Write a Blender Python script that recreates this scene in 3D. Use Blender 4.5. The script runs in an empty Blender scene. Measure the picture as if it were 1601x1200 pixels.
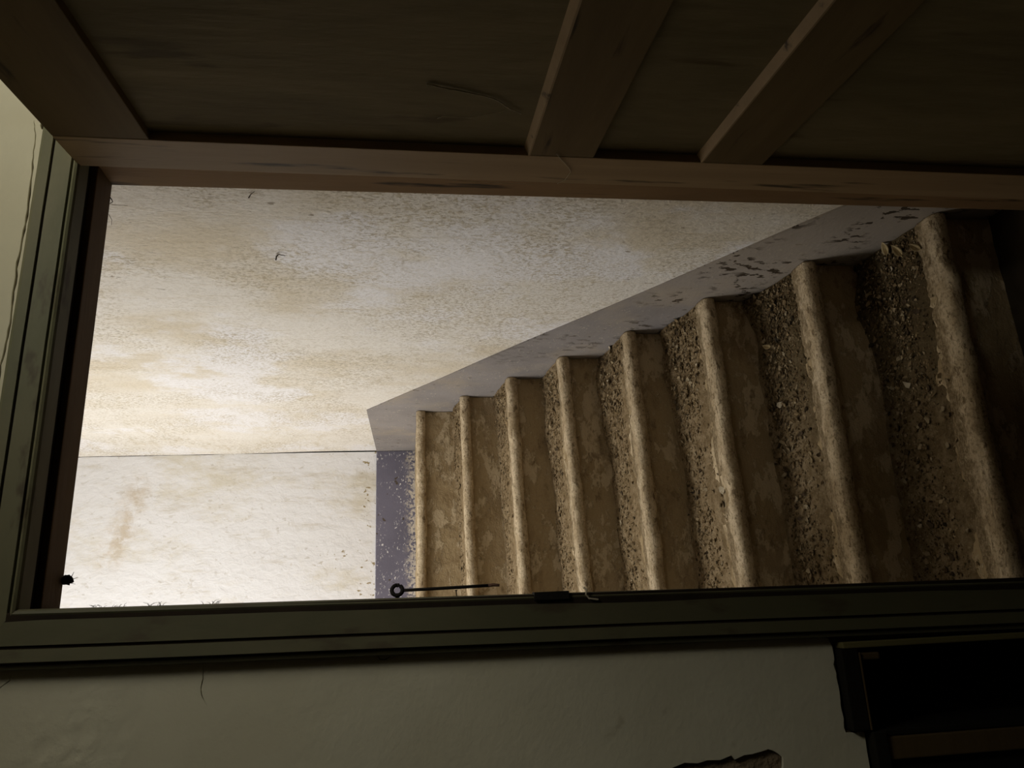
import bpy, bmesh, math, random
from mathutils import Vector, Matrix, noise

C = bpy.context.scene.collection
random.seed(7)
V = Vector
EYE = 1.505

# ------------------------------------------------------------------ camera
FOC, YAW, PITCH, ROLL = 1156.5, 0.2873, -0.1409, -0.003
fw = V((math.sin(YAW) * math.cos(PITCH), math.cos(YAW) * math.cos(PITCH), math.sin(PITCH)))
rt = V((math.cos(YAW), -math.sin(YAW), 0))
up = rt.cross(fw)
r2 = math.cos(ROLL) * rt + math.sin(ROLL) * up
u2 = -math.sin(ROLL) * rt + math.cos(ROLL) * up
cam = bpy.data.objects.new('camera', bpy.data.cameras.new('camera'))
C.objects.link(cam)
cam.data.sensor_width = 36
cam.data.lens = FOC / 1601 * 36
cam.data.clip_start = 0.02
m = Matrix.Identity(4)
for i in range(3):
    m[i][0], m[i][1], m[i][2] = -u2[i], r2[i], -fw[i]      # the phone was held on its side
    m[i][3] = (0, 0, EYE)[i]
cam.matrix_world = m
sc = bpy.context.scene
sc.camera = cam

# ------------------------------------------------------------------ light and exposure
w = bpy.data.worlds.new('world'); sc.world = w; w.use_nodes = True
w.node_tree.nodes['Background'].inputs[0].default_value = (0.80, 0.90, 1.0, 1)
w.node_tree.nodes['Background'].inputs[1].default_value = 0.0015
sc.view_settings.view_transform = 'Standard'
sc.view_settings.look = 'None'
sc.view_settings.gamma = 1
sc.view_settings.use_curve_mapping = False
sc.view_settings.exposure = 0.0

def area(name, loc, aim, sx, sy, power, col):
    l = bpy.data.lights.new(name, 'AREA'); l.shape = 'RECTANGLE'; l.size = sx; l.size_y = sy
    l.energy = power; l.color = col
    o = bpy.data.objects.new(name, l); C.objects.link(o); o.location = loc
    o.rotation_euler = (V(aim) - V(loc)).to_track_quat('-Z', 'Y').to_euler()
    return o
area('landing_window_light', (-1.35, 3.0, 2.95), (0.5, 4.3, 2.3), 0.9, 1.4, 56, (1.0, 0.985, 0.97))
area('room_fill_light', (1.12, 0.12, 2.61), (1.12, 0.13, 0.0), 0.6, 0.6, 15.5, (1.0, 0.96, 0.85))  # added fill lamp that brightens the room wall; no such source is seen

# ------------------------------------------------------------------ node materials
class M:
    def __init__(s, name, rough=0.9, spec=0.2):
        s.m = bpy.data.materials.new(name); s.m.use_nodes = True
        s.t = s.m.node_tree; s.n = s.t.nodes; s.b = s.n['Principled BSDF']
        s.b.inputs['Roughness'].default_value = rough
        s.b.inputs['Specular IOR Level'].default_value = spec
        s.co = s.n.new('ShaderNodeTexCoord').outputs['Object']
        s.h = None
    def put(s, sock, v):
        if isinstance(v, bpy.types.NodeSocket): s.t.links.new(v, sock)
        elif isinstance(v, (tuple, list)) and len(v) == 3 and sock.type == 'RGBA': sock.default_value = (*v, 1)
        else: sock.default_value = v
    def map(s, scale, loc=(0, 0, 0), rot=(0, 0, 0)):
        n = s.n.new('ShaderNodeMapping'); s.t.links.new(s.co, n.inputs[0])
        n.inputs['Scale'].default_value = scale; n.inputs['Location'].default_value = loc; n.inputs['Rotation'].default_value = rot
        return n.outputs[0]
    def noise(s, scale=5, detail=4, st=(1, 1, 1), loc=(0, 0, 0), rough=0.55, dist=0, rot=(0, 0, 0)):
        n = s.n.new('ShaderNodeTexNoise'); s.t.links.new(s.map(st, loc, rot), n.inputs['Vector'])
        n.inputs['Scale'].default_value = scale; n.inputs['Detail'].default_value = detail
        n.inputs['Roughness'].default_value = rough; n.inputs['Distortion'].default_value = dist
        return n.outputs[0]
    def voro(s, scale=5, st=(1, 1, 1), loc=(0, 0, 0), feature='F1'):
        n = s.n.new('ShaderNodeTexVoronoi'); n.feature = feature
        s.t.links.new(s.map(st, loc), n.inputs['Vector']); n.inputs['Scale'].default_value = scale
        return n.outputs['Distance']
    def ramp(s, f, a, b, lo=0.0, hi=1.0):
        n = s.n.new('ShaderNodeMapRange'); n.interpolation_type = 'SMOOTHSTEP'
        s.put(n.inputs[0], f)
        n.inputs[1].default_value = a; n.inputs[2].default_value = b
        n.inputs[3].default_value = lo; n.inputs[4].default_value = hi
        return n.outputs[0]
    def math(s, op, a, b=0.0):
        n = s.n.new('ShaderNodeMath'); n.operation = op; s.put(n.inputs[0], a); s.put(n.inputs[1], b)
        return n.outputs[0]
    def axis(s, i):
        n = s.n.new('ShaderNodeSeparateXYZ'); s.t.links.new(s.co, n.inputs[0]); return n.outputs[i]
    def mix(s, f, a, b):
        n = s.n.new('ShaderNodeMix'); n.data_type = 'RGBA'
        s.put(n.inputs[0], f); s.put(n.inputs[6], a); s.put(n.inputs[7], b)
        return n.outputs[2]
    def attr(s, name):
        n = s.n.new('ShaderNodeAttribute'); n.attribute_name = name; return n.outputs['Color']
    def color(s, c): s.put(s.b.inputs['Base Color'], c)
    def bump(s, h, dist=0.002, strength=1.0):
        n = s.n.new('ShaderNodeBump'); s.put(n.inputs['Height'], h)
        n.inputs['Distance'].default_value = dist; n.inputs['Strength'].default_value = strength
        if s.h: s.t.links.new(s.h, n.inputs['Normal'])
        s.h = n.outputs[0]; s.t.links.new(s.h, s.b.inputs['Normal'])

# old distemper on the wall beside the stairs: rubbed, stained, roughcast higher up
k = M('stair_plaster')
st1 = k.noise(1.6, 7, (1, 1.5, 0.8), rough=0.62)
st2 = k.noise(1.5, 6, (1, 1.1, 0.9), (3, 7, 1), 0.6)
fine = k.noise(150, 3, (1, 1, 0.6), rough=0.7)
coarse = k.noise(62, 4, (1, 1, 0.7), (5, 2, 1), 0.7)
stain = k.ramp(st1, 0.44, 0.66)
far = k.ramp(k.axis(1), 4.0, 2.6)
col = k.mix(k.math('MULTIPLY', stain, k.math('ADD', 0.25, k.math('MULTIPLY', far, 0.7))), (0.80, 0.76, 0.69), (0.68, 0.60, 0.46))
col = k.mix(k.ramp(st2, 0.52, 0.60), col, (0.83, 0.81, 0.80))
streak = k.noise(9, 8, (1, 5, 0.35), (1, 2, 5), 0.75)
col = k.mix(k.math('MULTIPLY', k.ramp(streak, 0.55, 0.72, 0, 0.55), k.math('ADD', 0.25, far)), col, (0.55, 0.46, 0.31))
sweep_ = k.math('MULTIPLY', k.ramp(k.noise(6, 8, (1, 0.9, 3.0), (4, 4, 1), 0.72, 0, (0.55, 0, 0)), 0.50, 0.68, 0, 0.6), k.ramp(k.axis(1), 3.2, 4.0))
col = k.mix(sweep_, col, (0.60, 0.52, 0.38))
rub = k.ramp(k.noise(2.6, 5, (1, 1, 1), (9, 4, 2)), 0.42, 0.6)
grain = k.math('MULTIPLY', k.ramp(fine, 0.48, 0.62), k.math('ADD', k.math('MULTIPLY', rub, 0.55), 0.28))
col = k.mix(grain, col, (0.42, 0.36, 0.26))
grain2 = k.math('MULTIPLY', k.ramp(coarse, 0.53, 0.63), k.math('ADD', k.math('MULTIPLY', rub, 0.5), 0.12))
col = k.mix(grain2, col, (0.50, 0.42, 0.28))
spots = k.math('MULTIPLY', k.ramp(k.noise(40, 2, (1, 1.6, 0.6), (4, 4, 4)), 0.725, 0.75), 0.7)
col = k.mix(spots, col, (0.22, 0.17, 0.11))
k.color(col)
k.bump(k.noise(2.5, 5, (1, 1, 1)), 0.015, 0.6); k.bump(coarse, 0.005, 0.8); k.bump(fine, 0.003, 0.8)
stair_plaster = k.m

k = M('landing_plaster')
st = k.noise(3.5, 7, (1, 1, 0.45), (2, 0, 8), 0.7)
trowel = k.noise(11, 8, (1.6, 1, 0.30), (3, 1, 4), 0.72)
col = k.mix(k.ramp(st, 0.48, 0.70), (0.80, 0.79, 0.785), (0.66, 0.61, 0.50))
col = k.mix(k.ramp(trowel, 0.52, 0.70, 0, 0.55), col, (0.56, 0.50, 0.39))
# damp patch high on the left
px = k.ramp(k.math('ABSOLUTE', k.math('SUBTRACT', k.axis(0), 0.52)), 0.12, 0.34, 1, 0)
zc = k.math('SUBTRACT', k.math('ADD', 3.13, k.math('MULTIPLY', k.noise(6, 5), 0.24)), k.math('MULTIPLY', k.axis(0), 0.30))
pz = k.ramp(k.math('ABSOLUTE', k.math('SUBTRACT', k.axis(2), zc)), 0.01, 0.12, 1, 0)
patch = k.math('MULTIPLY', k.math('MULTIPLY', px, pz), k.ramp(k.noise(14, 6, (1, 1, 1), (5, 5, 5), 0.7), 0.34, 0.62))
col = k.mix(k.math('MULTIPLY', patch, 0.6), col, (0.50, 0.38, 0.22))
lowband = k.ramp(k.axis(2), 2.10, 1.75)
sp = k.ramp(k.noise(34, 3, (1, 1, 0.7), (7, 1, 3)), 0.60, 0.64)
sp = k.math('MULTIPLY', sp, k.ramp(k.noise(7, 2, (1, 1, 1), (1, 9, 3)), 0.52, 0.58))
col = k.mix(k.math('MULTIPLY', sp, k.math('ADD', 0.25, lowband)), col, (0.34, 0.27, 0.15))
k.color(col)
k.bump(k.noise(3.2, 5, (1, 1, 0.8)), 0.03, 0.7); k.bump(k.noise(24, 5, (1, 1, 0.7), dist=0.6), 0.008, 0.7)
k.bump(k.noise(70, 2), 0.002, 0.5)
landing_plaster = k.m

def dado_mat(name, c, chip, edge):
    k = M(name)
    n1 = k.noise(60, 3, (1, 1, 1.6), (2, 2, 2), 0.75)
    n2 = k.noise(4, 4)
    col = k.mix(k.ramp(n2, 0.35, 0.7), c, tuple(x * 0.82 for x in c))
    f = k.math('MULTIPLY', k.ramp(n1, 0.60, 0.66), k.ramp(k.noise(11, 3, (1, 1, 1), (8, 8, 8)), 0.42, 0.55))
    col = k.mix(f, col, chip)
    f2 = k.ramp(k.noise(26, 2, (1, 2, 0.8), (1, 5, 3)), 0.69, 0.73)
    col = k.mix(f2, col, (0.09, 0.07, 0.05))
    if edge:      # rubbed through to the plaster just above the landing
        e = k.math('ADD', k.axis(2), k.math('MULTIPLY', k.noise(30, 3, (1, 1, 1)), 0.10))
        col = k.mix(k.math('MULTIPLY', k.ramp(e, 1.58, 1.51), k.ramp(k.noise(75, 2), 0.42, 0.52)), col, (0.62, 0.55, 0.45))
    else:
        br = k.math('MAXIMUM', k.ramp(k.noise(3.0, 4, (1, 1, 1), (4, 6, 1)), 0.45, 0.65), k.ramp(k.axis(1), 2.3, 1.7))
        pits = k.math('MULTIPLY', k.ramp(k.noise(44, 3, (1, 1, 0.55), (6, 2, 8), 0.6), 0.54, 0.58), k.math('MULTIPLY', k.ramp(k.noise(6, 2, (1, 1, 1), (2, 2, 9)), 0.45, 0.6), k.ramp(k.axis(1), 3.0, 2.2)))
        col = k.mix(k.math('MULTIPLY', br, 0.6), col, (0.37, 0.31, 0.23))
    if not edge: col = k.mix(pits, col, (0.05, 0.035, 0.02))
    k.color(col)
    k.bump(k.noise(9, 4), 0.006, 0.6); k.bump(n1, 0.002, 0.6)
    return k.m
dado_back = dado_mat('violet_grey_dado_paint', (0.165, 0.155, 0.20), (0.80, 0.78, 0.75), True)
dado_side = dado_mat('grey_dado_paint', (0.285, 0.26, 0.245), (0.44, 0.39, 0.31), False)

# distemper of the room wall round the door
k = M('room_plaster')
col = k.mix(k.ramp(k.noise(3, 5), 0.35, 0.7), (0.545, 0.51, 0.375), (0.60, 0.57, 0.435))
col = k.mix(k.ramp(k.noise(17, 4, (1, 1, 1), (3, 3, 3)), 0.68, 0.80, 0, 0.6), col, (0.36, 0.31, 0.21))
k.color(col)
rough_patch = k.math('MULTIPLY', k.ramp(k.math('ABSOLUTE', k.math('SUBTRACT', k.axis(2), 1.95)), 0.09, 0.03), k.ramp(k.noise(9, 3), 0.35, 0.55))
k.bump(k.noise(6, 4), 0.006, 0.5)
k.bump(k.math('MULTIPLY', k.noise(55, 3), rough_patch), 0.0045, 0.7)
k.bump(k.noise(120, 2), 0.001, 0.5)
room_plaster = k.m

def simple(name, c1, c2, scale=8, st=(1, 1, 1), rough=0.9, spec=0.2, bd=0.002, dark=None, bscale=None):
    k = M(name, rough, spec)
    n = k.noise(scale, 6, st, dist=0.5, rough=0.65)
    col = k.mix(k.ramp(n, 0.33, 0.68), c1, c2)
    if dark:
        col = k.mix(k.ramp(k.noise(scale * 4, 4, st, (5, 1, 2)), 0.60, 0.72), col, dark)
    k.color(col)
    k.bump(k.noise(bscale or scale * 6, 4, st, (1, 1, 1)), bd, 0.7)
    return k.m
masonry = simple('bare_masonry', (0.16, 0.12, 0.075), (0.24, 0.18, 0.11), 14, bd=0.01)
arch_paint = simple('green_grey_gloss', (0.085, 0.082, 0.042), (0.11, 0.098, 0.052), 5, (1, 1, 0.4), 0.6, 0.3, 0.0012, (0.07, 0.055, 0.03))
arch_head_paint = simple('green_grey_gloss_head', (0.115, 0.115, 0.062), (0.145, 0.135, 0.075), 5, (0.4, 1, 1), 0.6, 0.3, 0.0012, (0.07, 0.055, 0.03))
door_wood = simple('brightened_door_varnish', (0.35, 0.24, 0.125), (0.46, 0.325, 0.18), 7, (1, 1, 0.12), 0.6, 0.25, 0.0012, (0.06, 0.04, 0.02))  # stile varnish, worn lighter and brightened further in place of stair light
rail_wood = simple('dark_rail_varnish', (0.14, 0.094, 0.040), (0.195, 0.135, 0.06), 7, (1, 0.12, 1), 0.7, 0.15, 0.0012, (0.06, 0.04, 0.02))
panel_wood = simple('door_panel_varnish', (0.15, 0.118, 0.056), (0.23, 0.18, 0.09), 5, (1, 1, 0.2), 0.75, 0.14, 0.003, (0.12, 0.09, 0.042))
lining_wood = simple('brown_frame_wood', (0.24, 0.15, 0.074), (0.34, 0.215, 0.11), 7, (1, 1, 0.12), 0.7, 0.2, 0.002, (0.07, 0.05, 0.03))  # brightened in place of light from the stairs; the lintel copy stays darker
shade_wood = simple('shaded_frame_wood', (0.018, 0.013, 0.008), (0.03, 0.02, 0.012), 8, (0.2, 1, 1), 0.8, 0.15)  # near-black copy of the frame wood: unlit soffit's shade put into the colour
lintel_wood = simple('dark_lintel_wood', (0.11, 0.068, 0.034), (0.16, 0.10, 0.052), 7, (0.12, 1, 1), 0.7, 0.2, 0.002, (0.05, 0.035, 0.02))
iron = simple('rusty_black_iron', (0.007, 0.006, 0.005), (0.018, 0.013, 0.009), 60, rough=0.75, spec=0.3, bd=0.0004)
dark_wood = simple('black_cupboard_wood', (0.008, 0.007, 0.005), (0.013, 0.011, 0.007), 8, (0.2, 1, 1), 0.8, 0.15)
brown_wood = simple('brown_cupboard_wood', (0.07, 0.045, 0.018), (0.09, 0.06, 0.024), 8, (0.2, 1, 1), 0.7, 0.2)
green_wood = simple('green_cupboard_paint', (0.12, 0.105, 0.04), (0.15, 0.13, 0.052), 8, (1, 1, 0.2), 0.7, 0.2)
ceiling_m = simple('ceiling_limewash', (0.60, 0.56, 0.47), (0.68, 0.65, 0.57), 3)
floor_m = simple('dusty_floor', (0.035, 0.026, 0.015), (0.06, 0.045, 0.026), 9, bd=0.004)
strand_m = simple('dusty_cobweb', (0.55, 0.47, 0.33), (0.68, 0.59, 0.43), 90)
twig_m = simple('dead_twig_bark', (0.025, 0.018, 0.010), (0.05, 0.035, 0.02), 90)

# the steps
k = M('nosing_stone')
n1 = k.noise(16, 7, (0.6, 1, 1), rough=0.74); n2 = k.noise(55, 4, (0.5, 1, 1), (3, 3, 3), 0.7); n3 = k.noise(140, 3, (0.8, 1, 1), (6, 3, 3), 0.7)
col = k.mix(k.ramp(n1, 0.38, 0.62), (0.72, 0.59, 0.40), (0.50, 0.385, 0.235))
col = k.mix(k.ramp(n3, 0.48, 0.66, 0, 0.7), col, (0.27, 0.195, 0.11))
col = k.mix(k.ramp(n2, 0.57, 0.64, 0, 0.85), col, (0.20, 0.14, 0.075))
dust = k.ramp(k.math('ADD', k.attr('dust'), k.math('MULTIPLY', k.math('SUBTRACT', n2, 0.5), 1.5)), 0.35, 0.62)
col = k.mix(dust, col, k.mix(k.ramp(n3, 0.4, 0.62), (0.20, 0.145, 0.075), (0.36, 0.275, 0.165)))
k.color(col); k.bump(n1, 0.010, 0.7); k.bump(n2, 0.006, 0.9); k.bump(n3, 0.003, 0.9)
nosing_m = k.m
k = M('step_render')
n0 = k.noise(11, 7, (0.6, 1, 1), rough=0.72); n1 = k.noise(22, 5, (0.6, 1, 1), (2, 5, 1), 0.7); n2 = k.noise(80, 3, (1, 1, 1), (3, 3, 3), 0.7)
col = k.mix(k.ramp(n0, 0.50, 0.54), (0.42, 0.315, 0.175), (0.61, 0.49, 0.315))
col = k.mix(k.ramp(k.noise(9, 7, (0.5, 1, 1), (8, 3, 3), 0.72), 0.53, 0.60, 0, 0.75), col, (0.33, 0.24, 0.13))
col = k.mix(k.ramp(n1, 0.56, 0.68, 0, 0.8), col, (0.22, 0.155, 0.08))
col = k.mix(k.ramp(n2, 0.58, 0.72, 0, 0.7), col, (0.52, 0.43, 0.29))
k.color(col); k.bump(k.ramp(n0, 0.50, 0.54), 0.003, 0.7); k.bump(n1, 0.012, 0.7); k.bump(n2, 0.003, 0.7)
step_m = k.m
k = M('trodden_dirt', 1.0, 0.1)
n1 = k.noise(30, 5, rough=0.7); n2 = k.noise(120, 3, (1, 1, 1), (3, 3, 3), 0.7)
col = k.mix(k.ramp(n1, 0.4, 0.65), (0.22, 0.155, 0.08), (0.37, 0.28, 0.165))
col = k.mix(k.ramp(n2, 0.60, 0.68), col, (0.45, 0.36, 0.23))
low_dark = k.math('MULTIPLY', k.ramp(k.axis(1), 2.35, 1.8), k.math('ADD', 0.35, k.ramp(k.math('ADD', k.axis(0), k.math('MULTIPLY', k.noise(12, 4), 0.3)), 0.4, 0.85, 0, 0.55)))  # dirt colour gets darker towards the lowest treads and the right wall
col = k.mix(low_dark, col, (0.085, 0.062, 0.03))
k.color(col); k.bump(n1, 0.012, 0.8); k.bump(n2, 0.004, 0.9)
dirt_m = k.m
k = M('litter_chips', 1.0, 0.1); k.color(k.attr('tint')); litter_m = k.m
flake_m = simple('plaster_flake', (0.50, 0.43, 0.30), (0.62, 0.54, 0.40), 60, bd=0.0006)
leaf_m = simple('dry_leaf', (0.48, 0.37, 0.19), (0.62, 0.50, 0.29), 60, bd=0.0006)
darkleaf_m = simple('dark_dry_leaf', (0.06, 0.05, 0.035), (0.10, 0.08, 0.05), 60, bd=0.0006)

# ------------------------------------------------------------------ helpers
def link(name, me, mt, parent=None, smooth=False):
    o = bpy.data.objects.new(name, me)
    if isinstance(me, bpy.types.Mesh):
        me.materials.clear(); me.materials.append(mt)
        if smooth:
            for p in me.polygons: p.use_smooth = True
    C.objects.link(o)
    if parent: o.parent = parent
    return o
def bm_obj(name, bm, mt, parent=None, smooth=False, fix=True):
    if fix: bmesh.ops.recalc_face_normals(bm, faces=bm.faces)
    me = bpy.data.meshes.new(name); bm.to_mesh(me); bm.free()
    return link(name, me, mt, parent, smooth)
def empty(name, loc=(0, 0, 0)):
    o = bpy.data.objects.new(name, None); C.objects.link(o); o.location = loc; return o
def tag(o, label, cat, group=None, kind=None):
    o['label'] = label
    if cat: o['category'] = cat
    if group: o['group'] = group
    if kind: o['kind'] = kind
    return o
def struct(o, label, cat): return tag(o, label, cat, None, 'structure')
def box(bm, x0, x1, y0, y1, z0, z1, bev=0.0):
    r = bmesh.ops.create_cube(bm, size=1)
    for v in r['verts']:
        v.co = V((x0 if v.co.x < 0 else x1, y0 if v.co.y < 0 else y1, z0 if v.co.z < 0 else z1))
    if bev:
        es = list({e for v in r['verts'] for e in v.link_edges})
        bmesh.ops.bevel(bm, geom=es, offset=bev, segments=2, affect='EDGES', profile=0.6)
def grid(bm, P):       # P: rows of points
    rows = [[bm.verts.new(p) for p in r] for r in P]
    for i in range(len(rows) - 1):
        for j in range(len(rows[0]) - 1):
            bm.faces.new((rows[i][j], rows[i + 1][j], rows[i + 1][j + 1], rows[i][j + 1]))
    return rows
def tube(bm, pts, r, n=8, taper=None):
    pts = [V(p) for p in pts]; rings = []
    ref = V((0.31, 0.22, 0.93))
    for i, p in enumerate(pts):
        d = (pts[min(i + 1, len(pts) - 1)] - pts[max(i - 1, 0)]).normalized()
        a = d.cross(ref).normalized(); b = d.cross(a)
        rr = r if taper is None else r * (1 + (taper - 1) * i / (len(pts) - 1))
        rings.append([bm.verts.new(p + rr * (math.cos(q) * a + math.sin(q) * b)) for q in (2 * math.pi * j / n for j in range(n))])
    for i in range(len(rings) - 1):
        for j in range(n):
            bm.faces.new((rings[i][j], rings[i][(j + 1) % n], rings[i + 1][(j + 1) % n], rings[i + 1][j]))
    bm.faces.new(rings[0][::-1]); bm.faces.new(rings[-1])
def plate(loops, y0, y1):
    """Flat slab in the XZ plane with an outline and holes, between depths y0 and y1."""
    cu = bpy.data.curves.new('outline', 'CURVE'); cu.dimensions = '2D'; cu.fill_mode = 'BOTH'; cu.extrude = abs(y1 - y0) / 2
    for lp in loops:
        s = cu.splines.new('POLY'); s.points.add(len(lp) - 1); s.use_cyclic_u = True
        for q, (x, z) in zip(s.points, lp): q.co = (x, z, 0, 1)
    o = bpy.data.objects.new('outline', cu); C.objects.link(o)
    dg = bpy.context.evaluated_depsgraph_get()
    me = bpy.data.meshes.new_from_object(o.evaluated_get(dg))
    bpy.data.objects.remove(o); bpy.data.curves.remove(cu)
    for v in me.vertices: v.co = V((v.co.x, (y0 + y1) / 2 - v.co.z, v.co.y))
    bm = bmesh.new(); bm.from_mesh(me); bmesh.ops.remove_doubles(bm, verts=bm.verts, dist=1e-5)
    bpy.data.meshes.remove(me)
    return bm
def N(x, y, z=0.0, s=1.0): return noise.noise(V((x * s, y * s, z * s)))
def jag(a, b, n, amp, seed=0.0):
    out = []
    for i in range(n):
        t = i / n; p = (a[0] + (b[0] - a[0]) * t, a[1] + (b[1] - a[1]) * t)
        L = math.hypot(b[0] - a[0], b[1] - a[1]) or 1
        q = amp * (N(p[0] * 31 + seed, p[1] * 31, seed) + 0.6 * N(p[0] * 90, p[1] * 90 + seed, seed)) if i else 0
        out.append((p[0] - q * (b[1] - a[1]) / L, p[1] + q * (b[0] - a[0]) / L))
    return out
def slit(pts, wd):      # a crack: a thin closed loop round a jagged line
    left, right = [], []
    for i, p in enumerate(pts):
        a = pts[max(i - 1, 0)]; b = pts[min(i + 1, len(pts) - 1)]
        d = V((b[0] - a[0], b[1] - a[1])).normalized(); h = wd * (0.25 + 0.75 * math.sin(math.pi * (i + 0.5) / len(pts))) * random.uniform(0.6, 1.2) / 2
        left.append((p[0] - d.y * h, p[1] + d.x * h)); right.append((p[0] + d.y * h, p[1] - d.x * h))
    return left + right[::-1]

# ------------------------------------------------------------------ the setting
# stair hall
XW = 0.909
def lean(y, z): return XW - 0.006 * max(0.0, (z - 1.69)) * max(0.0, (y - 3.0) / 1.5)
bm = bmesh.new()
ys = [1.16 + i * (4.5 - 1.16) / 40 for i in range(41)]; zs = [-0.1 + i * 4.7 / 48 for i in range(49)]
grid(bm, [[V((lean(y, z) + 0.004 * N(y, z, 3, 1.7), y, z)) for z in zs] for y in ys])
grid(bm, [[V((XW + 0.2, y, z)) for z in zs[::48]] for y in ys[::40]])
wr = bm_obj('wall_right', bm, stair_plaster, None, True, False)
struct(wr, 'stained off-white plaster wall climbing beside the stone steps', 'wall')
bm = bmesh.new()
zb_ = [-0.1 + i * 4.7 / 300 for i in range(301)]
xs = [-1.4 + i * (0.903 + 1.4) / 44 for i in range(45)]
def back_y(x, z): return 4.5 + 0.006 * N(x, z, 9, 2.0)
zb_ = [-0.1 + i * 4.7 / 300 for i in range(301)]
grid(bm, [[V((min(x, lean(4.5, z) - 0.0012 - 0.0045 * max(0.0, N(z, 1, 1, 5) + 0.2) - 0.0025 * abs(N(z, 1, 1, 27))), back_y(x, z), z)) for z in zb_] for x in xs])
grid(bm, [[V((x, 4.7, z)) for z in zs[::48]] for x in xs[::44]])
struct(bm_obj('wall_back', bm, landing_plaster, None, True, False), 'pale plaster end wall of the landing above the violet-grey dado', 'wall')
bm = bmesh.new()     # left side of the stair hall, with the landing window's opening
for (y0, y1, z0, z1) in ((1.3, 2.52, -0.1, 4.6), (2.52, 3.48, -0.1, 2.2), (2.52, 3.48, 3.7, 4.6), (3.48, 4.5, -0.1, 4.6)):
    box(bm, -1.6, -1.4, y0, y1, z0, z1)
struct(bm_obj('wall_left', bm, stair_plaster), 'plaster wall on the window side of the stair hall', 'wall')
bm = bmesh.new(); box(bm, -0.32, -0.19, 1.302, 2.22, -0.1, 4.6)  # unseen wall added to keep window light off the lower steps and door
struct(bm_obj('wall_light_blocker', bm, stair_plaster), 'unseen plaster wall added to shade the lower steps', 'wall')
bm = bmesh.new(); box(bm, -2.2, 1.1, 1.3, 4.7, 4.6, 4.7)
struct(bm_obj('ceiling_1', bm, ceiling_m), 'limewashed ceiling over the stair hall', 'ceiling')
bm = bmesh.new(); box(bm, -2.4, 1.7, -2.2, 1.30, -0.12, 0.0); box(bm, -2.2, 1.0, 1.30, 4.6, -0.12, -0.002)
struct(bm_obj('floor', bm, floor_m), 'dusty dark floor below the door and the first step', 'floor')
# painted dados standing a little proud
def prism_x(poly, x0, x1, bm):
    a = [bm.verts.new((x0, y, z)) for y, z in poly]; b = [bm.verts.new((x1, y, z)) for y, z in poly]
    n = len(poly)
    bm.faces.new(a); bm.faces.new(b[::-1])
    for i in range(n): bm.faces.new((a[i], b[i], b[(i + 1) % n], a[(i + 1) % n]))
bm = bmesh.new()
prism_x([(4.5, 1.690), (3.503, 1.698), (3.0, 1.376), (2.4, 0.995), (1.6, 0.482), (1.165, 0.20), (1.165, -0.1), (1.6, -0.1), (4.5, 1.2)], XW - 0.004, XW + 0.02, bm)
struct(bm_obj('baseboard_right', bm, dado_side), 'grey painted dado band rising along the right of the steps', 'dado')
bm = bmesh.new(); box(bm, -1.4, 0.902, 4.488, 4.52, 1.2, 1.690)
bmesh.ops.bevel(bm, geom=[e for e in bm.edges if all(v.co.z > 1.6 and v.co.y < 4.5 for v in e.verts)], offset=0.003, segments=1, affect='EDGES')
struct(bm_obj('baseboard_back', bm, dado_back), 'chipped violet-grey dado band across the end wall above the top step', 'dado')

# room: door wall in masonry with a plaster skin on the room side
CUP = [(-0.0835, 0.0), (-0.0835, 0.842), (-0.212, 0.842), (-0.212, 0.812), (-0.72, 0.812), (-0.72, 0.0)]
bm = plate([[(-2.3, 0.0), (-0.72, 0.0), (-0.72, 0.812), (-0.212, 0.812), (-0.212, 0.842), (-0.0835, 0.842), (-0.0835, 0.0), (-0.05, 0.0), (-0.018, 2.062), (0.80, 2.062), (0.80, 0.0), (1.7, 0.0), (1.7, 2.58), (-2.3, 2.58)]], 1.1572, 1.30)
wf = struct(bm_obj('wall_front', bm, masonry), 'dim plastered wall around the doorway', 'wall')
out = [(-2.3, 0.0), (-0.725, 0.0), (-0.725, 0.816)]
out += jag((-0.725, 0.818), (-0.216, 0.816), 40, 0.003, 2) + jag((-0.216, 0.816), (-0.214, 0.846), 6, 0.003, 3)
out += jag((-0.214, 0.846), (-0.084, 0.848), 20, 0.004, 4) + [(-0.078, 0.852)]
out += jag((-0.0755, 0.86), (-0.060, 2.085), 90, 0.0022, 5) + jag((-0.060, 2.086), (0.838, 2.090), 60, 0.0022, 6)
out += jag((0.840, 2.086), (0.840, 0.0), 60, 0.0022, 7) + [(1.7, 0.0), (1.7, 2.58), (-2.3, 2.58)]
hole = [(-0.2435, 1.125), (-0.238, 1.105), (-0.240, 1.085), (-0.237, 1.07), (-0.238, 1.05), (-0.233, 1.032), (-0.239, 1.028), (-0.234, 1.012), (-0.2335, 1.0), (-0.231, 0.985), (-0.2285, 0.974), (-0.231, 0.966), (-0.236, 0.958), (-0.241, 0.952), (-0.252, 0.953), (-0.275, 0.96), (-0.30, 0.99), (-0.31, 1.05), (-0.29, 1.11), (-0.26, 1.13)]
def wig(pts, n, amp, seed):
    o = []
    for i in range(len(pts) - 1): o += jag(pts[i], pts[i + 1], n, amp, seed + i)
    return o + [pts[-1]]
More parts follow.
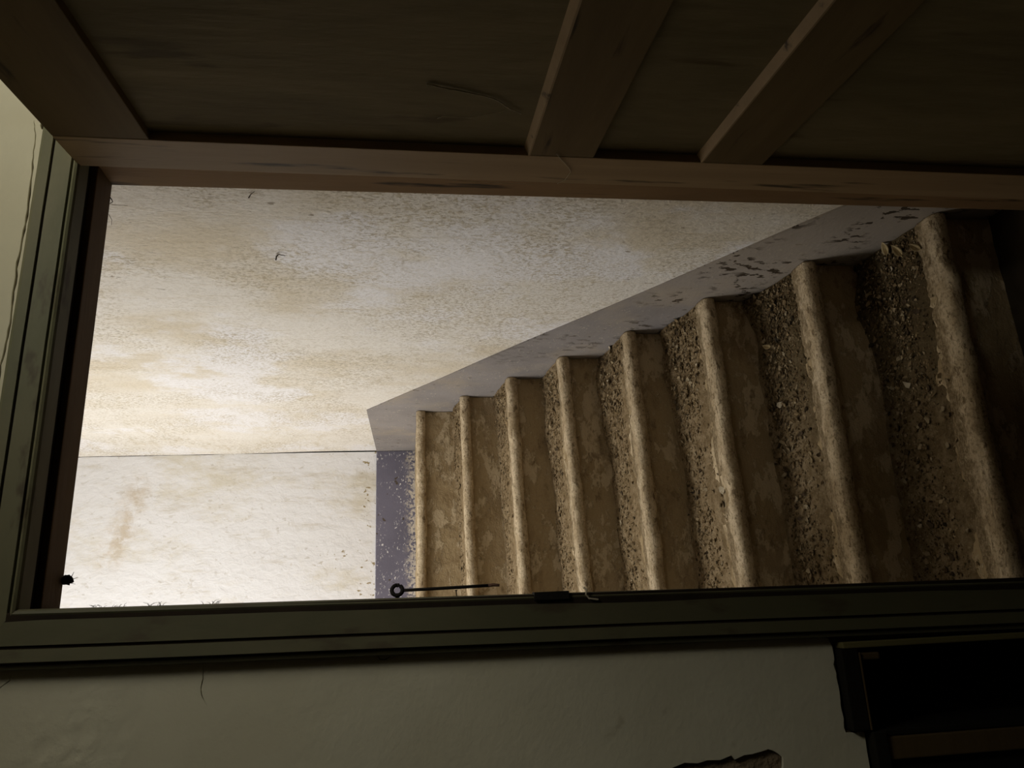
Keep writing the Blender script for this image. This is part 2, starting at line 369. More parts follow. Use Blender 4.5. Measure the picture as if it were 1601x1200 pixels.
cracks = [
    slit(wig([(0.80, 2.118), (0.77, 2.112), (0.70, 2.108), (0.608, 2.106), (0.53, 2.109), (0.44, 2.105), (0.36, 2.109), (0.25, 2.112), (0.1, 2.118)], 7, 0.0022, 11), 0.0042),
    slit([(0.812, 2.105), (0.800, 2.102), (0.790, 2.103), (0.783, 2.102)], 0.010),
    slit(wig([(-0.066, 1.788), (-0.086, 1.787), (-0.097, 1.789), (-0.108, 1.787), (-0.122, 1.779)], 4, 0.0012, 15), 0.0016),
    slit(wig([(-0.066, 2.035), (-0.074, 2.036), (-0.083, 2.047), (-0.096, 2.062)], 4, 0.0012, 18), 0.0015),
    slit([(-0.0685, 1.548), (-0.073, 1.545), (-0.074, 1.538), (-0.070, 1.530)], 0.0016),
]
bm = plate([out, hole] + cracks, 1.150, 1.157)
bm_obj('plaster_skin', bm, room_plaster, wf)
bm = bmesh.new(); box(bm, 1.45, 1.7, -2.2, 1.15, 0, 2.58)
struct(bm_obj('wall_side', bm, room_plaster), 'plaster wall of the room behind the open door', 'wall')
bm = bmesh.new()     # room ceiling with an opening added for the fill light
for (x0, x1, y0, y1) in ((-2.4, 0.80, -2.2, 1.3), (1.43, 1.7, -2.2, 1.3), (0.80, 1.43, -2.2, -0.20), (0.80, 1.43, 0.44, 1.3)):
    box(bm, x0, x1, y0, y1, 2.58, 2.68)
struct(bm_obj('ceiling_2', bm, ceiling_m), 'limewashed room ceiling with an opening added for the fill light', 'ceiling')

# ------------------------------------------------------------------ door frame: lining with a stop, and moulded architrave
t1 = struct(empty('trim_1', (0.38, 1.2, 0)), 'brown wooden door lining with a stop around the doorway', 'door frame')
def child(name, bm, mt, par, smooth=False):
    o = bm_obj(name, bm, mt, par, smooth); o.matrix_parent_inverse = Matrix.Translation(-par.location); return o
def jitter_box(bm, x0, x1, y0, y1, z0, z1, bev=0.002): box(bm, x0, x1, y0, y1, z0, z1, bev)
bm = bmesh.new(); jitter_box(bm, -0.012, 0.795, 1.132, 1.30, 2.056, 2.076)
child('lintel_board', bm, shade_wood, t1)
bm = bmesh.new(); jitter_box(bm, -0.012, 0.79, 1.235, 1.30, 2.046, 2.060, 0.003)
child('lintel_stop', bm, lintel_wood, t1)
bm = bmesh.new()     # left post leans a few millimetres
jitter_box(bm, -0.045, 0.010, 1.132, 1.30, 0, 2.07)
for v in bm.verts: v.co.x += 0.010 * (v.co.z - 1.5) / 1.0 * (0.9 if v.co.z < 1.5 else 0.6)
child('left_post', bm, shade_wood, t1)
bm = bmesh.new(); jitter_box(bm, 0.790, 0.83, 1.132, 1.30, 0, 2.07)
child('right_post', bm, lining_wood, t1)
bm = bmesh.new(); jitter_box(bm, 0.771, 0.792, 1.215, 1.30, 0, 2.056, 0.003)
for v in bm.verts: v.co.x += 0.006 * (2.05 - v.co.z)
child('right_stop', bm, lining_wood, t1)
t2 = struct(empty('trim_2', (0.38, 1.15, 0)), 'green-grey moulded architrave framing the doorway', 'architrave')
PROF = [(0, 0.02), (0, -0.012), (0.002, -0.017), (0.006, -0.019), (0.010, -0.017), (0.0125, -0.012), (0.0135, -0.012), (0.0145, -0.018), (0.047, -0.021), (0.0485, -0.008), (0.0505, -0.008), (0.052, -0.022), (0.068, -0.024), (0.0690, -0.016), (0.0705, -0.016), (0.072, -0.018), (0.0775, -0.016), (0.079, -0.002), (0.079, 0.02)]
def sweep(path_fn, n, name, mt):
    bm = bmesh.new()
    rows = grid(bm, [[path_fn(i / n, o, h) for (o, h) in PROF] for i in range(n + 1)])
    bm.faces.new(rows[0]); bm.faces.new(rows[-1])
    return child(name, bm, mt, t2)
def leftx(z): return 0.010 + (z - 1.447) * 0.012
def lj(t, o, h):
    ztop = 2.032 + o * 0.80; z = ztop * (1 - t)
    wv = 0.0007 * N(z, 2, 1, 3)
    return V((leftx(z) - o * 1.0 + wv, 1.15 + h + wv, z))
def rj(t, o, h): return V((0.795 + o * 0.7, 1.15 + h, (2.032 + o * 0.8) * (1 - t)))
def hd(t, o, h):
    z = 2.032 + o * 0.80; xl = leftx(z) - o; xr = 0.795 + o * 0.7
    return V((xl + (xr - xl) * t, 1.15 + h + 0.0007 * N(t, 5, 1, 4), z + 0.0007 * N(t, 3, 1, 5)))
sweep(lj, 24, 'left_moulding', arch_paint); sweep(hd, 12, 'head_moulding', arch_head_paint); sweep(rj, 8, 'right_moulding', arch_paint)

# keeper notch in the inner bead with a bright torn splinter
bm = bmesh.new(); box(bm, -0.0015, 0.0105, 1.1265, 1.146, 1.266, 1.319, 0.001)
o = bm_obj('keeper_plate', bm, iron, t2); o.matrix_parent_inverse = Matrix.Translation(-t2.location); o['label'] = 'black iron keeper plate'
bm = bmesh.new(); tube(bm, [(-0.004, 1.129, 1.222), (-0.002, 1.127, 1.236), (0.004, 1.126, 1.241), (0.011, 1.127, 1.239), (0.014, 1.129, 1.243)], 0.0014, 6)
o = bm_obj('torn_splinter', bm, flake_m, t2); o.matrix_parent_inverse = Matrix.Translation(-t2.location); o['label'] = 'pale torn splinter'

# ------------------------------------------------------------------ the door leaf, swung open towards the room
P0 = V((0.711, 1.138, 0)); D = V((-0.10534, -0.99444, 0)); NR = V((0.99444, -0.10534, 0))
door = empty('door_1', (P0.x, P0.y, 0))
struct(door, 'dark brown panelled wooden door swung open into the room', 'door')
def leaf_pt(a, z, d): return P0 + D * a + NR * d + V((0, 0, z))
def leaf_box(name, a0, a1, z0, z1, d0, d1, mt, bev=0.0015):
    bm = bmesh.new(); box(bm, a0, a1, d0, d1, z0, z1, bev)
    tilt = 0.0
    for v in bm.verts: v.co = leaf_pt(v.co.x, v.co.z, v.co.y) - V((P0.x, P0.y, 0))
    return bm_obj(name, bm, mt, door)
T = 0.040; W = 0.70
leaf_box('hinge_stile', -0.004, 0.092, 0.01, 2.035, 0, T, door_wood)
leaf_box('lock_stile', W - 0.09, W, 0.01, 2.035, 0, T, door_wood)
for z0, z1 in ((1.896, 2.035), (1.196, 1.306), (0.897, 1.008), (0.01, 0.19)):
    leaf_box('rail', 0.092, W - 0.09, z0, z1, 0.0006, T - 0.0006, rail_wood)
for z0, z1 in ((1.306, 1.896), (1.008, 1.196), (0.19, 0.897)):
    leaf_box('door_panel', 0.088, W - 0.086, z0 - 0.004, z1 + 0.004, 0.014, 0.026, panel_wood, 0.0)
# small chamfered sill bead at the foot of each recess
for z in (1.306, 1.008):
    bm = bmesh.new()
    a = [leaf_pt(aa, zz, dd) - V((P0.x, P0.y, 0)) for aa in (0.092, W - 0.09) for zz, dd in ((z - 0.003, 0.0), (z + 0.0, 0.0), (z + 0.007, 0.0139), (z - 0.003, 0.0139))]
    vs = [bm.verts.new(q) for q in a]
    for f in ((0, 1, 2, 3), (7, 6, 5, 4), (0, 4, 5, 1), (1, 5, 6, 2), (2, 6, 7, 3), (3, 7, 4, 0)): bm.faces.new([vs[i] for i in f])
    bm_obj('panel_bead', bm, door_wood, door)
# butt hinges on the hinge edge
for z in (1.75, 0.3):
    bm = bmesh.new(); p = leaf_pt(-0.01, z, T + 0.004) - V((P0.x, P0.y, 0))
    tube(bm, [p, p + V((0, 0, 0.05)), p + V((0, 0, 0.10))], 0.006, 10)
    bm_obj('hinge', bm, iron, door, True)

# ------------------------------------------------------------------ stone staircase
# nosing line of each step: (y, z at the right wall, x and z at its left)
ST = {8: (3.511, 1.448, 0.055, 1.449), 7: (3.249, 1.252, 0.05, 1.240), 6: (2.953, 1.076, 0.039, 1.058), 5: (2.682, 0.908, 0.029, 0.875),
      4: (2.396, 0.724, 0.020, 0.701), 3: (2.091, 0.554, 0.008, 0.529), 2: (1.813, 0.359, 0.006, 0.352), 1: (1.527, 0.162, -0.002, 0.170)}
XL = -0.18; NX = 96
def xsr(i): return XL + (XW - 0.006 - XL) * i / NX
def nose(k, x):      # nosing line with its wear
    if k == 0: return 1.20, 0.0
    if k == 9: return 4.42, 1.444
    y, zr, xl, zl = ST[k]
    t = (XW - x) / (XW - xl)
    wy = 0.0045 * N(x, k * 3.1, 0, 4.5) + 0.0022 * N(x, k * 1.7, 5, 17) + 0.0012 * N(x, k, 9, 45)
    wz = 0.0035 * N(x, k * 2.3, 7, 5.0) + 0.0016 * N(x, k * 4.1, 2, 20) + 0.001 * N(x, k, 3, 50)
    if k == 3: wy += 0.010 * math.exp(-((x - 0.42) / 0.10) ** 2)
    if k == 2: wy += 0.006 * math.exp(-((x - 0.25) / 0.12) ** 2)
    return y + wy, zr + (zl - zr) * t + wz
stairs = tag(empty('staircase', (0.36, 1.53, 0)), 'crumbling stone staircase climbing to the landing wall behind the door', 'staircase')
def stair_child(name, bm, mt, par=stairs, smooth=True):
    o = bm_obj(name, bm, mt, par, smooth)
    if par is stairs: o.matrix_parent_inverse = Matrix.Translation(-stairs.location)
    return o
def tread_z(k, x, y):
    y0, z0 = nose(k, x)
    return z0 + 0.010 + 0.004 * N(x, y, k, 6) + 0.003 * N(x, y, k * 2, 22)
for k in range(1, 9):
    bm = bmesh.new(); rows = []
    for i in range(NX + 1):
        x = xsr(i); y0, z0 = nose(k, x); yn, zn = nose(k + 1, x); yl, zl = nose(k - 1, x)
        rr = 0.026
        row = []
        zb = zl - 0.02
        for j in range(9):
            t = j / 8; z = zb + (z0 - 0.026 - zb) * t
            bul = 0.004 * N(x, z, k, 7) + 0.0025 * N(x, z, k, 26) + 0.006 * (1 - t) ** 3
            row.append(V((x, y0 + rr - bul, z)))
        row.append(V((x, y0 + 0.030, z0 + 0.004)))
        nb = 11 if k < 8 else 16
        for j in range(nb + 1):
            y = y0 + 0.040 + (yn + 0.05 - y0 - 0.040) * j / nb
            row.append(V((x, y, tread_z(k, x, y))))
        rows.append(row)
    grid(bm, rows)
    # closing skirt so that the step is a solid block
    yb = nose(k + 1, 0.4)[0] + 0.05; zlow = nose(k - 1, 0.4)[1] - 0.06
    grid(bm, [[r[0] + V((0, 0.0, 0)), V((r[0].x, r[0].y + 0.02, zlow)), V((r[0].x, yb, zlow)), r[-1]] for r in rows])
    bmesh.ops.remove_doubles(bm, verts=bm.verts, dist=1e-5)
    step = stair_child('step', bm, step_m)
    # rounded, worn lip
    bm = bmesh.new(); dl = bm.verts.layers.float_color.new('dust'); rows = []; NN = 260
    for i in range(NN + 1):
        x = XL + (XW - 0.006 - XL) * i / NN; y0, z0 = nose(k, x)
        a = 0.0015 * N(x, k, 1, 30)
        pr = [(0.034, -0.030), (0.016, -0.031), (0.006, -0.028), (0.0005, -0.021), (-0.0025, -0.012), (-0.002, -0.003), (0.002, 0.005), (0.009, 0.0105), (0.020, 0.013), (0.038, 0.0135), (0.056, 0.0135 + a), (0.074, 0.0115 + 2 * a), (0.088, 0.0065), (0.088, -0.02)]
        rows.append([V((x, y0 + p + 0.0022 * N(x * 22, q * 60, k) + 0.0010 * N(x * 75, q * 90, k), z0 + q + 0.0022 * N(x * 22, p * 60 + 9, k) + 0.0010 * N(x * 75, p * 80, k) - 0.003 * max(0.0, N(x * 9, p * 30, k + 5) - 0.25) * 4)) for p, q in pr])
    rows2 = grid(bm, rows)
    for r in rows2:
        for q, v in enumerate(r): v[dl] = ((0, 0, 0, 0, 0, 0, 0, 0.0, 0.15, 0.40, 0.65, 0.85, 1.0, 1.0)[q],) * 3 + (1,)
    bm.faces.new(rows2[0]); bm.faces.new(rows2[-1])
    for i in range(NN): bm.faces.new((rows2[i][-1], rows2[i + 1][-1], rows2[i + 1][0], rows2[i][0]))
    o = stair_child('nosing', bm, nosing_m, step)
    o['label'] = 'paler rounded front lip'
bm = bmesh.new(); box(bm, -1.395, XL, 3.56, 4.480, 1.30, 1.445)
stair_child('landing_slab', bm, step_m, smooth=False)
bm = bmesh.new(); prism_x([(1.50, 0.0), (1.55, 0.17), (3.53, 1.42), (4.48, 1.44), (4.48, 1.30), (3.75, 1.25), (1.9, 0.0)], XL - 0.008, XL + 0.003, bm)
stair_child('stringer', bm, step_m, smooth=False)

# ------------------------------------------------------------------ dirt and litter on the treads
def drift_h(k, x, t):
    wall = max(0.0, (x - 0.45) / 0.46)
    h = 0.030 * max(0, t - 0.45) / 0.55 * (0.55 + 0.7 * wall) + 0.012 * wall ** 2 * t
    if k >= 5: h *= 0.75
    return h * (0.75 + 0.8 * N(x, t * 0.3, k * 3, 6)) - 0.0015 + 0.0055 * max(0.0, min(1.0, (t - 0.20) / 0.2)) + 0.0035 * N(x, t * 0.25, k, 9) + 0.0025 * N(x, t * 0.25, k, 40)
def litter_z(k, x, y):
    y0 = nose(k, x)[0]; yn = nose(k + 1, x)[0]; t = (y - y0) / (yn - y0)
    return tread_z(k, x, y) + max(0.0, drift_h(k, x, t))
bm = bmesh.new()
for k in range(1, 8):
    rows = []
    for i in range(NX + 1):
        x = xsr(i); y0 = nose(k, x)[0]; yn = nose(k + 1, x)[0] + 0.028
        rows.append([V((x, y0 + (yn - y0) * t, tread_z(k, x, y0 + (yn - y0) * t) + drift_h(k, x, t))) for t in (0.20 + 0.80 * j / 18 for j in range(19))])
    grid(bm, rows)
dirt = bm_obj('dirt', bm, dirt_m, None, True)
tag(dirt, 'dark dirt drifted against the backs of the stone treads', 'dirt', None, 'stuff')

TINTS = [(0.14, 0.095, 0.045), (0.20, 0.14, 0.07), (0.10, 0.065, 0.03), (0.30, 0.22, 0.12), (0.24, 0.17, 0.09), (0.42, 0.33, 0.20), (0.055, 0.04, 0.022), (0.16, 0.11, 0.055)]
bm = bmesh.new(); lay = bm.verts.layers.float_color.new('tint')
def chip(bm, p, s, col, n=5, lift=0.3):
    a0 = random.uniform(0, 6.28); ax = V((random.gauss(0, 1), random.gauss(0, 1), random.gauss(0, 0.4))).normalized()
    R = Matrix.Rotation(random.uniform(-lift, lift) * 2.2, 3, ax); th = s * random.uniform(0.12, 0.3); el = random.uniform(0.45, 1.0)
    top = []; bot = []; sp = random.uniform(0, 6.28)
    for j in range(n):
        a = a0 + 6.283 * j / n + random.uniform(-0.3, 0.3); r = s * random.uniform(0.6, 1.1)
        q = V((r * math.cos(a), r * math.sin(a) * el, 0)); q.rotate(Matrix.Rotation(sp, 3, 'Z'))
        t = q + V((0, 0, th)) + V((0, 0, 0.35 * (q.x ** 2) / s))
        top.append(bm.verts.new(p + R @ t)); bot.append(bm.verts.new(p + R @ (t - V((0, 0, th)))))
    for v in top + bot: v[lay] = (*col, 1)
    bm.faces.new(top); bm.faces.new(bot[::-1])
    for j in range(n): bm.faces.new((top[j], bot[j], bot[(j + 1) % n], top[(j + 1) % n]))
COUNT = {1: 4600, 2: 4600, 3: 3600, 4: 2800, 5: 2200, 6: 1700, 7: 1300}
for k, cnt in COUNT.items():
    c = 0
    while c < cnt:
        x = random.uniform(-0.02, XW - 0.012); t = random.uniform(0.18, 1.06)
        wall = max(0.0, (x - 0.40) / 0.51)
        dens = (0.10 + 0.9 * max(0, min(1, (t - 0.38 + 0.30 * wall ** 1.2 + 0.18 * N(x, t, k, 5)) / 0.25))) * (0.40 + 0.6 * wall)
        if t > 0.97 and wall < 0.9: dens *= 0.6
        if random.random() > dens: continue
        y0 = nose(k, x)[0]; yn = nose(k + 1, x)[0]; y = min(y0 + (yn - y0) * t, yn + 0.018)
        s = min(0.011, 0.0022 * math.exp(random.gauss(0.25, 0.55)))
        col = random.choice(TINTS); f = random.uniform(0.8, 1.2)
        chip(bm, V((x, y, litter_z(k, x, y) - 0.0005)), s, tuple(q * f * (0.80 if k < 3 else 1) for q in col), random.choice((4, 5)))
        c += 1
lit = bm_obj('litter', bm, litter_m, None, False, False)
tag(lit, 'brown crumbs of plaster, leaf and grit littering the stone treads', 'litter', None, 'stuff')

# larger pieces, each a thing
def flake_mesh(s, seed, n=8, elong=0.7, curl=0.5, th=0.0015):
    rnd = random.Random(seed); bm = bmesh.new()
    ring = []
    for j in range(n):
        a = 6.283 * j / n + rnd.uniform(-0.25, 0.25); r = s * rnd.uniform(0.65, 1.1)
        ring.append(V((r * math.cos(a), r * math.sin(a) * elong, 0)))
    def bend(q): return V((q.x, q.y, curl * q.x * q.x / s + rnd.uniform(-0.05, 0.05) * s))
    inner = [bend(q * 0.5) for q in ring]; outer = [bend(q) for q in ring]
    for sgn in (1, -1):
        c = bm.verts.new(V((0, 0, sgn * th / 2)))
        vi = [bm.verts.new(q + V((0, 0, sgn * th / 2))) for q in inner]; vo = [bm.verts.new(q + V((0, 0, sgn * th / 2))) for q in outer]
        for j in range(n):
            bm.faces.new((c, vi[j], vi[(j + 1) % n])); bm.faces.new((vi[j], vo[j], vo[(j + 1) % n], vi[(j + 1) % n]))
        if sgn == 1: top = vo
        else:
            for j in range(n): bm.faces.new((top[j], vo[j], vo[(j + 1) % n], top[(j + 1) % n]))
    bmesh.ops.recalc_face_normals(bm, faces=bm.faces)
    me = bpy.data.meshes.new('flake'); bm.to_mesh(me); bm.free(); return me
def leaf_meshes(L, wd, curl):
    bm = bmesh.new(); rows = []; nl = 10
    for i in range(nl + 1):
        t = i / nl; h = wd * math.sin(math.pi * t ** 0.8) ** 0.9 * 0.5 + 0.0004
        x = (t - 0.5) * L; zc = curl * (t - 0.5) ** 2 * L * 2
        rows.append([V((x, s * h, zc + abs(s) ** 1.5 * h * 0.6)) for s in (-1, -0.5, 0, 0.5, 1)])
    up_ = grid(bm, rows); dn = grid(bm, [[p - V((0, 0, 0.0010)) for p in r] for r in rows])
    for i in range(nl):
        for j in (0, 4): bm.faces.new((up_[i][j], up_[i + 1][j], dn[i + 1][j], dn[i][j]))
    for i in (0, nl):
        for j in range(4): bm.faces.new((up_[i][j], up_[i][j + 1], dn[i][j + 1], dn[i][j]))
    bmesh.ops.recalc_face_normals(bm, faces=bm.faces)
    blade = bpy.data.meshes.new('leaf_blade'); bm.to_mesh(blade); bm.free()
    bm = bmesh.new(); tube(bm, [((t - 0.5) * L, 0, curl * (t - 0.5) ** 2 * L * 2 + 0.0006) for t in (-0.25, -0.1, 0.1, 0.4, 0.7, 0.95)], 0.0009, 5, 0.3)
    rib = bpy.data.meshes.new('midrib'); bm.to_mesh(rib); bm.free()
    return blade, rib
def ray_on_tread(px, py, k):
    d = fw + (1200 - py - 600) / FOC * r2 - (px - 800.5) / FOC * u2
    z = nose(k, 0.5)[1] + 0.01
    for _ in range(6):
        t = (z - EYE) / d.z; p = V((0, 0, EYE)) + d * t; z = litter_z(k, min(max(p.x, -0.1), 0.9), p.y)
    return V((min(p.x, XW - 0.02), p.y, z))
BIG = [  # kind, pixel, tread, size, turn, label
    ('leaf', (1408, 393), 1, 0.045, 0.2, 'pale pointed dry leaf standing out in the litter on the lowest tread'),
    ('leaf', (1388, 386), 1, 0.040, -0.3, 'yellowish dry leaf deepest into the corner on the lowest tread'),
    ('leaf', (1436, 388), 1, 0.040, 0.5, 'olive dry leaf nearest the lip of the lowest tread by the wall'),
    ('flake', (1396, 421), 1, 0.009, 1.0, 'small white plaster flake just below the pointed leaf'),
    ('dark', (1425, 485), 1, 0.020, 0.6, 'black curled leaf midway along the litter of the lowest tread'),
    ('flake', (1441, 822), 1, 0.009, 0.6, 'pale grey pebble of plaster on the jamb end of the lowest tread'),
    ('flake', (1421, 602), 1, 0.013, 0.2, 'tan plaster flake half way along the lowest tread'),
    ('leaf', (1204, 543), 2, 0.036, 0.9, 'pale folded leaf lying in the second tread against the riser'),
    ('dark', (1219, 532), 2, 0.020, 0.1, 'black curled leaf beside the pale folded one on the second tread'),
    ('flake', (1222, 632), 2, 0.016, 0.4, 'ochre plaster flake further along the second tread'),
    ('flake', (1092, 572), 3, 0.016, 1.3, 'light plaster flake upright in the litter of the third tread'),
    ('flake', (1131, 766), 3, 0.017, 0.2, 'roundish cracked plaster flake alone on the third tread lip'),
    ('dark', (1089, 770), 3, 0.022, 1.5, 'black sliver curling off the riser above the third tread'),
    ('flake', (955, 536), 4, 0.022, 1.2, 'broken plaster lump at the wall end of the fourth tread'),
    ('flake', (951, 597), 4, 0.018, 1.4, 'pale plaster flake below the broken lump on the fourth tread'),
    ('flake', (1400, 850), 1, 0.012, 0.8, 'brown plaster flake low on the lowest tread near the door jamb'),
]
blade_me, rib_me = leaf_meshes(1.0, 0.42, 0.35)
for kind, (px, py), k_, s, rz, label in BIG:
    p = ray_on_tread(px, py, k_)
    if kind == 'flake':
        o = link('plaster_flake', flake_mesh(s, px + py), flake_m); o.location = p + V((0, 0, 0.003))
        o.rotation_euler = (0.35, -0.2, rz * 3); tag(o, label, 'plaster')
    else:
        L = s
        me, rb = leaf_meshes(L, L * 0.45, 0.4 if kind == 'leaf' else 0.9)
        o = empty('dry_leaf', p + V((0, 0, 0.008))); o.rotation_euler = (0.55, -0.25, 0.2 + rz)
        link('leaf_blade', me, leaf_m if kind == 'leaf' else darkleaf_m, o, True); link('midrib', rb, twig_m if kind == 'dark' else leaf_m, o)
        tag(o, label, 'leaf')
ORD = {1: 'lowest', 2: 'second', 3: 'third', 4: 'fourth', 5: 'fifth'}
protos = [flake_mesh(1.0, 50 + i, 6, random.uniform(0.5, 0.9), random.uniform(0.1, 0.6), 0.22) for i in range(8)]
chip_mats = []
for c in ((0.44, 0.36, 0.23), (0.33, 0.25, 0.14), (0.22, 0.155, 0.08), (0.10, 0.07, 0.04)):
    chip_mats.append(simple('chip_tone', c, tuple(q * 0.75 for q in c), 80, bd=0.0005))
for i, me in enumerate(protos): me.materials.clear(); me.materials.append(chip_mats[i % 4])
for k_, cnt in {1: 70, 2: 65, 3: 50, 4: 30, 5: 20}.items():
    c = 0
    while c < cnt:
        x = random.uniform(0.02, XW - 0.03); t = random.uniform(0.25, 0.95); wall = max(0.0, (x - 0.4) / 0.51)
        if random.random() > 0.15 + 0.85 * min(1, max(0, t - 0.4 + 0.4 * wall) / 0.4): continue
        y0 = nose(k_, x)[0]; yn = nose(k_ + 1, x)[0]; y = y0 + (yn - y0) * t
        pi = random.randrange(len(protos)); tone = ('pale', 'tan', 'brown', 'blackish')[pi % 4]; end = 'wall' if x > 0.46 else 'door post'
        o = bpy.data.objects.new('plaster_chip', protos[pi]); C.objects.link(o)
        s = random.uniform(0.006, 0.013); o.scale = (s, s, s); o.location = (x, y, litter_z(k_, x, y) + 0.0015)
        o.rotation_euler = (random.gauss(0, 0.35), random.gauss(0, 0.35), random.uniform(0, 6.28))
        tag(o, 'small %s chip in the litter of the %s tread, towards its %s end' % (tone, ORD[k_], end), 'chip', '%s chips on the %s tread, %s end' % (tone, ORD[k_], end))
        c += 1

# ------------------------------------------------------------------ hook latch on the left post
hk = tag(empty('hook_latch', (0.012, 1.262, 1.522)), 'black iron hook hanging from its eye on the left door post', 'hook')
def hook_part(name, bm, par, mt=iron): return bm_obj(name, bm, mt, par, True)
bm = bmesh.new()
ring = [V((0.012 + 0.0085 * math.cos(a) * 0.95, 0.0035 * math.cos(a), 0.0085 * math.sin(a))) for a in (2 * math.pi * i / 20 for i in range(21))]
tube(bm, ring, 0.0034, 8); hook_part('eye', bm, hk)
bm = bmesh.new(); tube(bm, [(0.0115, 0, -0.009), (0.0120, 0, -0.06), (0.0128, 0, -0.11), (0.0136, 0.0005, -0.150)], 0.0026, 8)
hook_part('rod', bm, hk)
bm = bmesh.new(); tube(bm, [(0.0136, 0.0005, -0.149), (0.0142, 0, -0.158), (0.0132, -0.003, -0.167)], 0.0031, 8, 0.75)
o = hook_part('hook_tip', bm, hk, simple('rusty_tip', (0.16, 0.09, 0.06), (0.22, 0.13, 0.09), 60)); o['label'] = 'rusty reddish tip'
bm = bmesh.new(); tube(bm, [(-0.006, 0, 0), (0.004, 0, 0)], 0.003, 8); hook_part('screw_shank', bm, hk)
sp_ = tag(empty('staple_nail', (0.004, 1.262, 1.425)), 'thin bent nail holding the hanging hook off the left post', 'nail')
bm = bmesh.new(); tube(bm, [(-0.004, 0, 0), (0.004, 0, 0.0), (0.012, 0.0035, 0.001), (0.0155, 0.003, 0.001)], 0.0009, 6); bm_obj('shank', bm, iron, sp_)
bm = bmesh.new(); tube(bm, [(0.0152, 0.003, 0.001), (0.0166, 0.003, 0.001)], 0.0018, 8); bm_obj('nail_head', bm, iron, sp_)

# ------------------------------------------------------------------ built-in wall cupboard left of the door
cb = tag(empty('wall_cupboard', (-0.3, 1.16, 0)), 'dark built-in wall cupboard with a black open bay left of the doorway', 'cupboard')
def cup(name, x0, x1, y0, y1, z0, z1, mt, bev=0.002, par=None):
    bm = bmesh.new(); box(bm, x0, x1, y0, y1, z0, z1, bev)
    o = bm_obj(name, bm, mt, par or cb); o.matrix_parent_inverse = Matrix.Translation(-cb.location); return o
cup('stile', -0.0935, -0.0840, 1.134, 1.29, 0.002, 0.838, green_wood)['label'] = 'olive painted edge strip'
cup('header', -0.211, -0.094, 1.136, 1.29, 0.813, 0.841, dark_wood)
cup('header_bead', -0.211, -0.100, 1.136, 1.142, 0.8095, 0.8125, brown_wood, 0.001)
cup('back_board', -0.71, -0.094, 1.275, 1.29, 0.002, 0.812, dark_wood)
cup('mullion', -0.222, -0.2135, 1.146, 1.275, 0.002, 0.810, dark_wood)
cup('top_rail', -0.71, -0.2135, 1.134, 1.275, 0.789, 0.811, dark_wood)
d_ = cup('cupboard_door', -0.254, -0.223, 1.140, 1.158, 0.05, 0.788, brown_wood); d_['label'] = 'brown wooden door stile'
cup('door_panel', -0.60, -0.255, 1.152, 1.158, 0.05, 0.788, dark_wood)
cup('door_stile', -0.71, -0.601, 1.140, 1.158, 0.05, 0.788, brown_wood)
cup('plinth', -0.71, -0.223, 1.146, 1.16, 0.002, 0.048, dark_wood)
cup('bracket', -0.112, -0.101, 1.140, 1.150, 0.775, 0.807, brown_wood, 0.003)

# ------------------------------------------------------------------ small things: cobwebs, twigs, a clump of dirt
def on_leaf(px, py, d=-0.0015):
    q = fw + (600 - py) / FOC * r2 - (px - 800.5) / FOC * u2; o = V((0, 0, EYE)); P = P0 + NR * d
    return o + q * ((P - o).dot(NR) / q.dot(NR))
def on_plane(px, py, axis, val):
    q = fw + (600 - py) / FOC * r2 - (px - 800.5) / FOC * u2; o = V((0, 0, EYE))
    return o + q * ((val - o[axis]) / q[axis])
def strand(name, pts, r, mt, label, cat, taper=0.5, n=5, group=None):
    c = pts[0]; bm = bmesh.new(); fine_ = []
    for i in range(len(pts) - 1):
        for j in range(4):
            p = pts[i].lerp(pts[i + 1], j / 4); fine_.append(p - c + V((N(p.x, p.y, p.z, 60), N(p.y, p.z, p.x, 60), N(p.z, p.x, p.y, 60))) * r * 0.8)
    fine_.append(pts[-1] - c)
    tube(bm, fine_, r, n, taper)
    o = bm_obj(name, bm, mt, None, True); o.location = c; return tag(o, label, cat, group)
strand('cobweb_strand', [on_leaf(*p, 0.0115) for p in ((668, 132), (692, 137), (738, 146), (775, 155), (798, 170), (815, 178))], 0.0015, strand_m, 'long dusty strand curling down the upper door panel', 'cobweb')
strand('cobweb_strand', [on_leaf(*p, 0.0125) for p in ((684, 185), (692, 182), (735, 184), (780, 176), (802, 172))], 0.0005, strand_m, 'faint dusty strand joining the end of the long curl', 'cobweb')
strand('cobweb_strand', [on_leaf(*p) for p in ((870, 240), (878, 250), (889, 262), (892, 269), (882, 282), (871, 287))], 0.0008, strand_m, 'short hooked strand of cobweb on the middle rail end', 'cobweb')
strand('cobweb_strand', [on_leaf(*p) for p in ((700, 281), (760, 285), (835, 288))], 0.0005, strand_m, 'straight pale thread along the door edge', 'cobweb')
strand('cobweb_strand', [on_plane(*p, 1, 1.29) for p in ((667, 299), (671, 295), (675, 291))], 0.0007, strand_m, 'tiny pale thread hanging off the door edge', 'cobweb')
strand('dead_twig', [on_plane(*p, 0, XW - 0.006) for p in ((431, 406), (433, 400), (436, 397), (446, 400))], 0.0022, twig_m, 'black bent twig stuck on the pale stair wall', 'twig', 0.4)
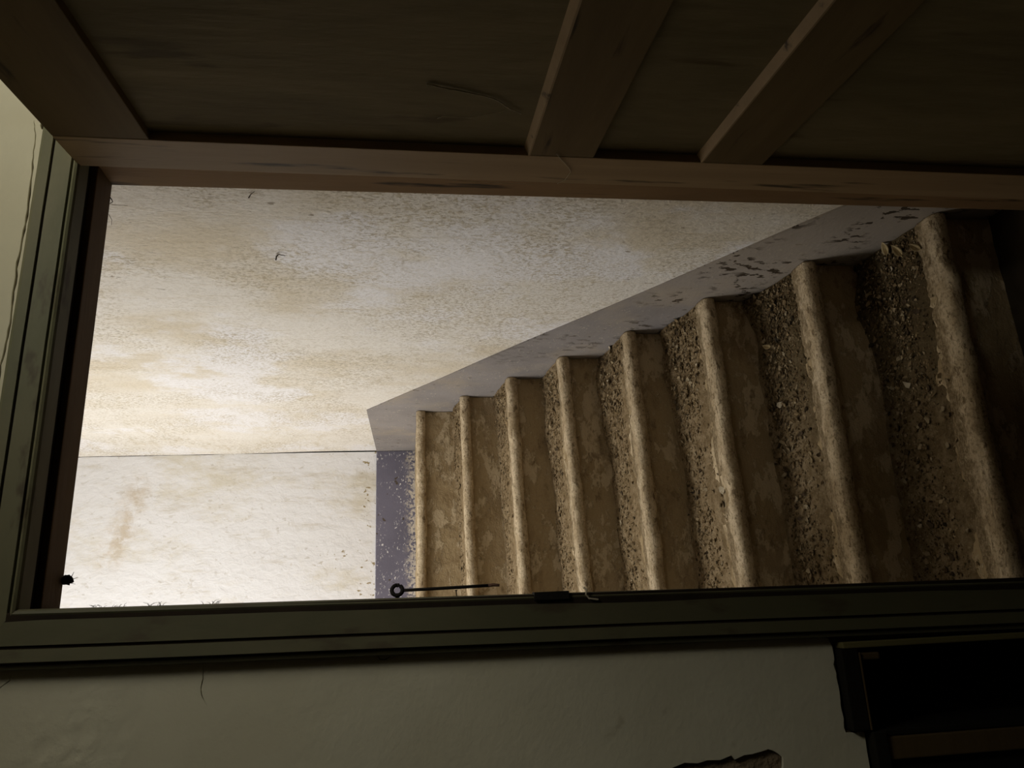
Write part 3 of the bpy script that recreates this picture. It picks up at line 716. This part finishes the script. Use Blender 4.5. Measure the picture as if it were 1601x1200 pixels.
strand('dead_twig', [on_plane(*p, 0, XW - 0.006) for p in ((389, 309), (392, 304), (398, 299))], 0.0016, twig_m, 'short black twig on the stair wall close to the door edge', 'twig', 0.3)
strand('dead_twig', [on_plane(*p, 1, 1.296) for p in ((170, 306), (174, 311), (176, 316), (172, 318))], 0.0012, twig_m, 'curled black scrap at the upper corner of the doorway', 'twig', 0.4)
strand('cobweb_strand', [on_plane(*p, 1, 1.296) for p in ((170, 335), (175, 344), (174, 352))], 0.0005, twig_m, 'dark thread under the lintel below the upper corner', 'cobweb')
cl = on_plane(104, 906, 1, 1.294)
bm = bmesh.new(); rnd = random.Random(4)
r_ = bmesh.ops.create_icosphere(bm, subdivisions=3, radius=0.009)
for v in bm.verts:
    f = 1 + 0.55 * N(v.co.x, v.co.y, v.co.z, 260) + 0.25 * N(v.co.x, v.co.y, v.co.z, 600); v.co = V((v.co.x * f * 0.75, v.co.y * f * 0.5, v.co.z * f * 1.2))
for i in range(7):
    a = rnd.uniform(0, 6.28); L = rnd.uniform(0.008, 0.017)
    tube(bm, [(0, 0, -0.002), (L * 0.5 * math.cos(a), 0.001, L * 0.45 * math.sin(a) - 0.004), (L * 0.8 * math.cos(a + 0.4), 0.002, L * math.sin(a + 0.4) - 0.007)], 0.0009, 5, 0.3)
o = bm_obj('dirt_clump', bm, twig_m, None, True); o.location = cl
tag(o, 'black ragged clump of dirt clinging under the lintel corner', 'dirt clump')
EDGE = [(150, 943), (185, 941), (245, 938), (330, 935)]
for i, (px, py) in enumerate(EDGE):
    c = on_plane(px, py + 9, 1, 1.296)
    bm = bmesh.new()
    for j in range(9):
        a = rnd.uniform(-1.4, 1.4); L = rnd.uniform(0.004, 0.009)
        q = V((0, 0, rnd.uniform(-0.012, 0.012)))
        tube(bm, [q, q + V((L * 0.6, 0.0005, L * 0.4 * a)), q + V((L * (0.8), 0.001, L * a))], 0.0005, 4, 0.4)
    o = bm_obj('cobweb_tuft', bm, twig_m); o.location = c
    tag(o, 'dark cobweb fuzz on the left post edge, ' + ('highest of four, just under the lintel', 'second below the lintel', 'third below the lintel', 'lowest of four')[i], 'cobweb', 'cobweb tufts on the left post')
